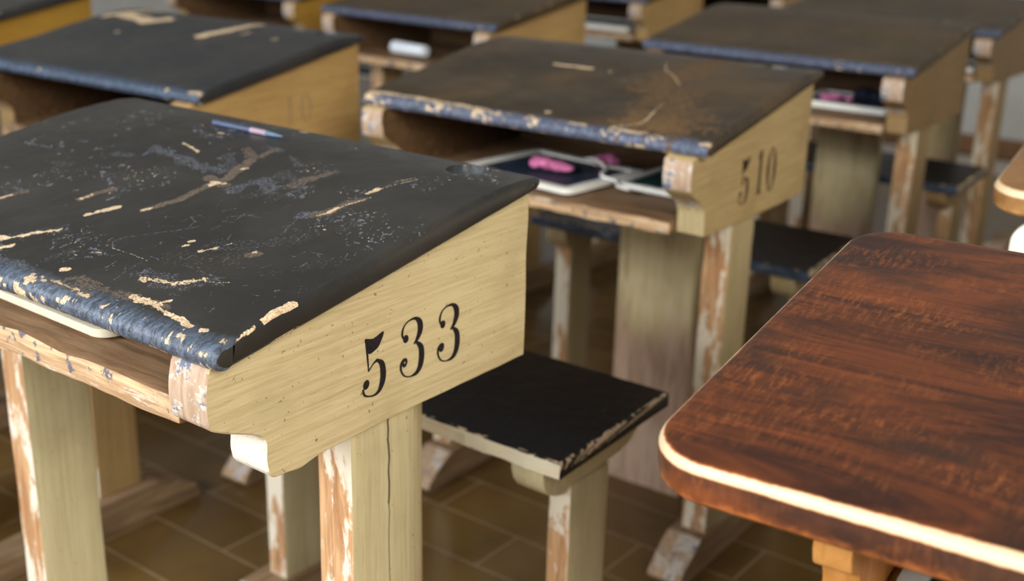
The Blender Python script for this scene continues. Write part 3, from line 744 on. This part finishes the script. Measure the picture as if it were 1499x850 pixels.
# ------------------------------------------------------------------ the desks
d533 = make_desk('school_desk', 'scratched black-topped school desk with a black 533 stencilled on its cream side', 0, 0, 0, 'a', M_lid_a, MARKS533,
    dict(res=.00115, seed=3, chips=1.0, side_chip=0, wob=.0016, specks=1.3), '533', num533, 3, board=(-.262, -.128), bench_res=.002, crack=True)
d510 = make_desk('school_desk', 'brown-black school desk with 510 stencilled on its side, right behind the bench of desk 533', -.0892, .8592, .0303, 'b', M_lid_b, MARKS510,
    dict(res=.0022, seed=11, chips=.9, nose_left=.5, W=.588, side_chip=0), 'low', num510, 11, bench_dz=-.014, bench_edge=M_seat_blue, bench_res=.004)
dB = make_desk('school_desk', 'dull brown-topped school desk directly behind desk 510, cream slate frame in its compartment', -.1488, 1.7716, .008, 'e', M_lid_d, (),
    dict(res=.004, seed=21, chips=.35, W=.595), 'low', None, 21, bench_dz=-.042, bench_edge=M_seat_blue, bench_res=.006, det=False)
d10 = make_desk('school_desk', 'grey-black desk with big bare wood scars on its lid and a faded 10', -.8414, .6547, .0398, 'c', M_lid_c, MARKS10,
    dict(res=.0025, seed=31, chips=.1, side_chip=0), 'low', num10, 31, bench_edge=M_seat_blue, bench_res=.006)
dT = make_desk('school_desk', 'dark brown-topped school desk with rolled white paper inside, behind the desk marked 10', -1.1206, 1.7288, -.0412, 'c', M_lid_d, (),
    dict(res=.004, seed=41, chips=.3), 'low', None, 41, bench_edge=M_seat_blue, det=False)
dC = make_desk('school_desk', 'farthest brown-topped desk of its row, cut by the top right corner of the photo', -.235, 2.60, -.01, 'e', M_lid_d, (),
    dict(res=.005, seed=51, chips=.2), 'low', None, 51, bench=False, det=False)
dU = make_desk('school_desk', 'school desk at the top of the photo, only its open compartment showing between nearer desks', -1.29, 2.68, 0, 'c', M_lid_d, (),
    dict(res=.005, seed=61, chips=.2), 'low', None, 61, bench_edge=M_seat_blue, det=False)
dW = make_desk('school_desk', 'farthest school desk, a dark and white sliver at the top edge right of centre', -1.10, 3.25, 0, 'c', M_lid_d, (),
    dict(res=.006, seed=65, chips=.2), 'low', None, 65, bench_edge=M_seat_blue, det=False)
dY = make_desk('school_desk', 'ochre-sided school desk in the top left corner of the photo', -1.845, .79, 0, 'd', M_lid_c, (),
    dict(res=.005, seed=71, chips=.2), 'low', None, 71, bench_edge=M_seat_blue, det=False)
dV = make_desk('school_desk', 'ochre-sided school desk at the top edge, beyond the lid marked by bare wood scars', -1.96, 1.90, 0, 'd', M_lid_d, (),
    dict(res=.005, seed=81, chips=.2), 'low', None, 81, bench_edge=M_seat_blue, det=False)
dL = make_desk('school_desk', 'desk whose bench leg and floor runner alone show, at the left under desk 533', -.885, -.03, 0, 'c', M_lid_c, (),
    dict(res=.005, seed=91, chips=.2), 'low', None, 91, run_end=.695, bench_edge=M_seat_blue, det=False)

# ------------------------------------------------------------------ brown varnished desks
def make_brown(label, X, Y, rot, varn, edge_front, seed):
    t = thing('varnished_desk', label, 'school desk', (X, Y, 0), (0, 0, rot), 'brown varnished school desks')
    W, Dp, rc, th = .62, .415, .042, .030
    tilt = math.atan2(.046, Dp)
    def outline(inset, n=12):
        pts = []
        r = rc - inset if rc > inset else .002
        r = max(r, .004)
        for (cx, cy, a0) in ((rc, rc, 180), (W - rc, rc, 270), (W - rc, Dp - rc, 0), (rc, Dp - rc, 90)):
            for k in range(n + 1):
                a = math.radians(a0 + 90 * k / n)
                pts.append((cx + r * math.cos(a), cy + r * math.sin(a)))
        # extra points along the straight front and the sides
        out = []
        for i, p in enumerate(pts):
            q = pts[(i + 1) % len(pts)]
            out.append(p)
            L = math.hypot(q[0] - p[0], q[1] - p[1])
            if L > .05:
                for k in range(1, 40): out.append((p[0] + (q[0] - p[0]) * k / 40, p[1] + (q[1] - p[1]) * k / 40))
        return out
    rings = [(.0100, -th), (.0040, -th + .0012), (.0010, -th + .0045), (0, -.016), (0, -.0085), (.0005, -.0055), (.0019, -.0026), (.0038, -.0010), (.0058, -.0003), (.0085, 0), (.0120, 0), (.0165, 0), (.024, 0), (.034, 0)]
    bm = bmesh.new(); lay = bm.verts.layers.float_color.new('wear'); R = []
    for inset, z in rings:
        row = []
        for (x, y) in outline(inset):
            v = bm.verts.new((x, y, z))
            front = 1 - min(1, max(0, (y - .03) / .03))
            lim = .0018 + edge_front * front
            lim += .0045 * front * min(1, max(0, (x - .06) / .25))  # wider band paints the bright front highlight over the rubbed rim
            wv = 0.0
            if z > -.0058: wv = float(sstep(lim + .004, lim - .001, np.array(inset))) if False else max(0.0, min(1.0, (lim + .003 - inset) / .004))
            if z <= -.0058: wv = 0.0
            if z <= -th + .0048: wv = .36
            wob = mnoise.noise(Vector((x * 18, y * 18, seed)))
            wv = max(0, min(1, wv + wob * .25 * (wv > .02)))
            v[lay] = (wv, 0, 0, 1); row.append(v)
        R.append(row)
    for a, b in zip(R, R[1:]):
        n = len(a)
        for k in range(n): bm.faces.new((a[k], a[(k + 1) % n], b[(k + 1) % n], b[k]))
    bm.faces.new(R[-1]); bm.faces.new(list(reversed(R[0])))
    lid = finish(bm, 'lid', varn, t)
    lid.location = (0, 0, ZL(.600)); lid.rotation_euler = (tilt, 0, 0)
    zt = lambda y: .600 + y * math.tan(tilt) - th / math.cos(tilt)
    # side panels set in under the overhanging top
    prof = [(.040, zt(.040) + .0005), (.038, .548), (.042, .537), (.052, .531), (.062, .526), (.066, .515), (.066, .470), (.385, .470), (.385, zt(.385) + .0005)]
    for a in (.100, W - .132):
        finish(bm_prism_x([(y, ZL(z)) for y, z in prof], a, a + .024), 'side_panel', M_orange, t, bevel=.002, cuts=2)
    finish(bm_box(.1235, W - .1315, .066, .37, ZL(.470), ZL(.486)), 'shelf', M_orange, t, bevel=.002)
    finish(bm_box(.1235, W - .1315, .368, .385, ZL(.472), ZL(zt(.368))), 'back_panel', M_orange, t, bevel=.001)
    for a in (.112, W - .150):
        finish(bm_box(a, a + .038, .17, .245, .060, ZL(.4705)), 'leg', M_orange, t, bevel=.002, cuts=2)
    for a in (.102, W - .16):
        finish(bm_prism_x(runner_poly(.085, .74), a, a + .058), 'runner', M_runner, t, bevel=.003, wob=.001, cuts=2)
    return t
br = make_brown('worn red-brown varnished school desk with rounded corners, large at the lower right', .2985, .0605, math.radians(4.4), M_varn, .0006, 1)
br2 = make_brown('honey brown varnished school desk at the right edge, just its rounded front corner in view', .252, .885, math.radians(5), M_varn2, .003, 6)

def bench_back(parent, W=.62):
    """the seat of the varnished desk with an ivory painted back rest"""
    finish(bm_box(.02, W - .02, .50, .72, ZL(.313), ZL(.331)), 'seat', M_seat, parent, bevel=.003, cuts=1)
    for a in (.112, W - .150):
        finish(bm_box(a, a + .038, .56, .635, .060, ZL(.3135)), 'seat_leg', M_orange, parent, bevel=.002, cuts=2)
    for a in (.10, W - .13):
        finish(bm_box(a, a + .03, .712, .735, ZL(.318), ZL(.50)), 'back_post', M_white_paint, parent, bevel=.003)
    bm = bmesh.new()
    pts = []
    x0, x1, z0, z1, r = .064, W - .03, .46, .589, .024
    for (cx, cz, a0) in ((x0 + r, z0 + r, 180), (x1 - r, z0 + r, 270), (x1 - r, z1 - r, 0), (x0 + r, z1 - r, 90)):
        for k in range(9):
            a = math.radians(a0 + 90 * k / 8); pts.append((cx + r * math.cos(a), cz + r * math.sin(a)))
    f = bm.faces.new([bm.verts.new((x, .735, ZL(z))) for x, z in pts])
    ex = bmesh.ops.extrude_face_region(bm, geom=[f])
    for v in [g for g in ex['geom'] if isinstance(g, bmesh.types.BMVert)]: v.co.y += .020
    o = finish(bm, 'backrest', M_white_paint, parent, bevel=.004)
    o['label'] = 'ivory painted backrest'
bench_back(br); bench_back(br2)

# ------------------------------------------------------------------ things lying in and on the desks
def rounded_ring(w, h, r, n=6):
    pts = []
    for (cx, cy, a0) in ((-w / 2 + r, -h / 2 + r, 180), (w / 2 - r, -h / 2 + r, 270), (w / 2 - r, h / 2 - r, 0), (-w / 2 + r, h / 2 - r, 90)):
        for k in range(n + 1):
            a = math.radians(a0 + 90 * k / n); pts.append((cx + r * math.cos(a), cy + r * math.sin(a)))
    return pts

def make_slate(label, loc, rz, w, h, fr=.018, th=.008, frame=M_frame, face=M_slate, tilt=(0, 0)):
    t = thing('writing_slate', label, 'slate', loc, (tilt[0], tilt[1], rz), 'framed writing slates')
    bm = bmesh.new()
    o = rounded_ring(w, h, .016); i = rounded_ring(w - 2 * fr, h - 2 * fr, .003)
    lv = [[bm.verts.new((x, y, z)) for x, y in L] for L, z in ((o, 0), (o, th), (i, th), (i, 0))]
    n = len(o)
    for a, b in zip(lv, lv[1:] + lv[:1]):
        for k in range(n): bm.faces.new((a[k], a[(k + 1) % n], b[(k + 1) % n], b[k]))
    finish(bm, 'frame', frame, t, bevel=.0015)
    finish(bm_box(-w / 2 + fr - .001, w / 2 - fr + .001, -h / 2 + fr - .001, h / 2 - fr + .001, .002, th - .003), 'slate_face', face, t)
    return t

def at(desk, lx, ly, z):
    X, Y = desk.location.x, desk.location.y; a = desk.rotation_euler.z
    return (X + lx * math.cos(a) - ly * math.sin(a), Y + lx * math.sin(a) + ly * math.cos(a), ZL(z))

make_slate('pale-framed slate pushed under the lid of desk 533, front left of the photo', at(d533, -.283, .118, .5500), -.02, .190, .165)
make_slate('pale-framed slate with pink cloth on it in the compartment of desk 510', at(d510, -.335, .150, .4895), -.10, .225, .19, frame=M_frame_w)
make_slate('green slate with white edge at the right end of the compartment of desk 510', at(d510, -.137, .232, .4895), .0, .150, .20, .012, face=M_slate_g, frame=M_frame_w)
make_slate('cream-framed slate in the compartment of the desk behind desk 510', at(dB, -.185, .19, .4890), 0, .21, .17, th=.012, frame=M_frame_w)
make_slate('small pale slate on the shelf of the desk cut by the top right edge', at(dC, -.16, .13, .4890), 0, .19, .16, th=.012, frame=M_frame_w)
make_slate('white slate in the farthest compartment at the top edge', at(dW, -.16, .15, .4890), 0, .16, .18, th=.014, frame=M_frame_w)
make_slate('bluish white slate in the compartment seen at the top of the photo', at(dU, -.27, .15, .4890), 0, .34, .20, th=.014, frame=M_frame_w)
a = math.radians(4.4)
make_slate('green slate with white frame under the red-brown varnished lid', (.2985 + .256 * math.cos(a) - .200 * math.sin(a), .0605 + .256 * math.sin(a) + .200 * math.cos(a), ZL(.4875)), a, .25, .18,
           face=M_slate_g, frame=M_frame_w)

def blob(name, pts, rad, mat, label, cat, loc, rz=0, flat=.6, group=None):
    """a crumpled bit of cloth from a chain of puffs"""
    bm = bmesh.new()
    for (x, y, z), r in zip(pts, rad):
        bmesh.ops.create_icosphere(bm, subdivisions=3, radius=r, matrix=Matrix.Translation((x, y, z)) @ Matrix.Diagonal((1, 1, flat, 1)))
    o = finish(bm, name, mat, None)
    md = o.modifiers.new('join', 'REMESH'); md.mode = 'VOXEL'; md.voxel_size = .0022
    for v in o.data.vertices:
        v.co += mnoise.noise_vector(v.co * 70) * .005
    for v in o.data.vertices: v.co.z = max(v.co.z, 0)
    o.location = loc; o.rotation_euler = (0, 0, rz)
    return tag(o, label, cat, group)
blob('cleaning_cloth', [(-.035, 0, .010), (-.018, -.004, .012), (0, .002, .010), (.012, .006, .008), (-.03, .012, .012)], [.016, .014, .012, .010, .012], M_pink,
     'crumpled pink cloth lying on the slate in desk 510', 'cloth', at(d510, -.312, .130, .4962))
blob('cleaning_cloth', [(0, 0, .010), (.016, .004, .010), (.008, .012, .014)], [.013, .011, .010], M_pink,
     'smaller pink cloth by the white cord in desk 510', 'cloth', at(d510, -.285, .215, .4962))
cord = tube('cord', [(-.04, .03, .012), (-.02, .02, .018), (.0, .012, .016), (.02, -.004, .012), (.03, -.03, .008), (.06, -.034, .004), (.075, -.055, .004), (.10, -.062, .004)],
            .0026, M_cord)
cord.location = at(d510, -.270, .172, .4930)
tag(cord, 'white cord trailing from the slate towards the right side of desk 510', 'cord')
bm = bmesh.new()
bmesh.ops.create_cone(bm, cap_ends=True, segments=24, radius1=.016, radius2=.014, depth=.12, matrix=Matrix.Rotation(math.pi / 2, 4, 'Y'))
roll = finish(bm, 'paper_roll', M_paper, None, bevel=.002)
roll.location = at(dT, -.36, .085, .5065); roll.rotation_euler = (0, 0, -.1)
tag(roll, 'rolled white paper in the compartment of the desk behind the one marked 10', 'paper')
blob('cleaning_cloth', [(0, 0, .008), (.02, .004, .009), (.05, 0, .008)], [.011, .012, .010], M_pink, 'pink cloth on the slate in the desk behind desk 510', 'cloth', at(dB, -.235, .16, .4960))
blob('cloth_bag', [(0, 0, .016), (.03, .004, .015), (.06, 0, .012)], [.024, .022, .018], M_dark, 'dark cloth bag beside the pink cloth in the desk behind desk 510', 'bag', at(dB, -.165, .20, .4960))

# the pencil on desk 533
py0 = .3275
pen = thing('pencil', 'blue pencil with a pink band lying near the back of lid 533', 'pencil', (-.3995, py0, ZL(float(ztop(py0)) + .0029)), (0, 0, -.012))
M_blue = mat_plain('blue_pencil_paint', (.062, .082, .145), .3, .5, .1); M_band = mat_plain('pink_band', (.36, .27, .33), .35, .5, .08); M_lead = mat_plain('blue_lead', (.10, .16, .24), .5, .4)
def cyl(name, x0, x1, r0, r1, mat, parent):
    bm = bmesh.new()
    bmesh.ops.create_cone(bm, cap_ends=True, segments=16, radius1=r0, radius2=r1, depth=x1 - x0,
                          matrix=Matrix.Translation(((x0 + x1) / 2, 0, 0)) @ Matrix.Rotation(math.pi / 2, 4, 'Y'))
    return finish(bm, name, mat, parent)
cyl('barrel', 0, .060, .0031, .0031, M_blue, pen); cyl('band', .060, .084, .0031, .0030, M_band, pen); cyl('tip', .084, .108, .0030, .0010, M_lead, pen)

# ------------------------------------------------------------------ the room
def plane(name, x0, x1, y0, y1, z0, z1, mat, kind='structure'):
    o = finish(bm_box(x0, x1, y0, y1, z0, z1), name, mat, None, smooth=False)
    return tag(o, kind=kind)
RX0, RX1, RY0, RY1, RH = -5.2, 3.6, -3.2, 4.62, 3.2
plane('floor', RX0, RX1, RY0, RY1, -.06, 0, mat_floor())
M_wall = mat_plain('limewash', (.52, .52, .50), .8, .2, .05, 8)
M_trim = mat_plain('brown_skirting', (.20, .10, .045), .5, .4, .2, 20)
plane('wall_back', RX0, RX1, RY1, RY1 + .1, -.06, RH, M_wall)
plane('wall_left', RX0 - .1, RX0, RY0, RY1, -.06, RH, M_wall)
plane('baseboard_back', RX0, RX1, RY1 - .02, RY1, 0, .075, M_trim)
plane('floor_glare_1', RX0, RX1, RY1 - .36, RY1 - .10, 0, .004, mat_plain('pale_floor_glare', (.60, .57, .52), .3, .5, .1, 12))  # pale strip paints the bright reflection on the far floor
plane('baseboard_left', RX0, RX0 + .02, RY0, RY1 - .02, 0, .14, M_trim)

# ------------------------------------------------------------------ light
w = bpy.data.worlds.new('World'); scene.world = w; w.use_nodes = True
bg = w.node_tree.nodes['Background']; bg.inputs[0].default_value = (.98, .97, .95, 1); bg.inputs[1].default_value = .12
def area(name, loc, target, sx, sy, power, color):
    L = bpy.data.lights.new(name, 'AREA'); L.shape = 'RECTANGLE'; L.size = sx; L.size_y = sy; L.energy = power; L.color = color
    o = bpy.data.objects.new(name, L); col.objects.link(o); o.location = loc
    d = Vector(target) - Vector(loc); o.rotation_euler = d.to_track_quat('-Z', 'Y').to_euler()
    return o
area('window_light_front', (-.8, -3.0, 2.0), (-.2, .5, .6), 3.2, 1.6, 210, (.95, .97, 1.0))
area('window_light_right', (2.9, -1.5, 2.3), (-.1, .2, .6), 2.2, 1.5, 160, (1.0, .95, .85))
area('window_light_left', (-4.6, -2.6, 1.9), (-.6, .4, .7), 2.0, 1.5, 60, (.75, .86, 1.0))

# ------------------------------------------------------------------ camera
F_PX, PITCH, ROLL, YAW = 1755.64, .3248, .0256, -.6464
CX, CY, CZ = .6237, -.4925, .9090 + GZ
F = Vector((math.sin(YAW) * math.cos(PITCH), math.cos(YAW) * math.cos(PITCH), -math.sin(PITCH)))
R0 = Vector((math.cos(YAW), -math.sin(YAW), 0)); U0 = R0.cross(F)
R2 = R0 * math.cos(ROLL) + U0 * math.sin(ROLL); U2 = -R0 * math.sin(ROLL) + U0 * math.cos(ROLL)
cam = bpy.data.cameras.new('camera'); co = bpy.data.objects.new('camera', cam); col.objects.link(co)
m = Matrix((R2, U2, -F)).transposed().to_4x4(); m.translation = (CX, CY, CZ); co.matrix_world = m
cam.sensor_fit = 'HORIZONTAL'; cam.sensor_width = 36.0; cam.lens = F_PX * 36 / 1499
cam.clip_start = .02; cam.clip_end = 60
cam.dof.use_dof = True; cam.dof.focus_distance = .90; cam.dof.aperture_fstop = 5.0
scene.camera = co

vs = scene.view_settings
scene.display_settings.display_device = 'sRGB'
vs.view_transform = 'Standard'; vs.look = 'None'; vs.exposure = 0.0; vs.gamma = 1.0; vs.use_curve_mapping = False
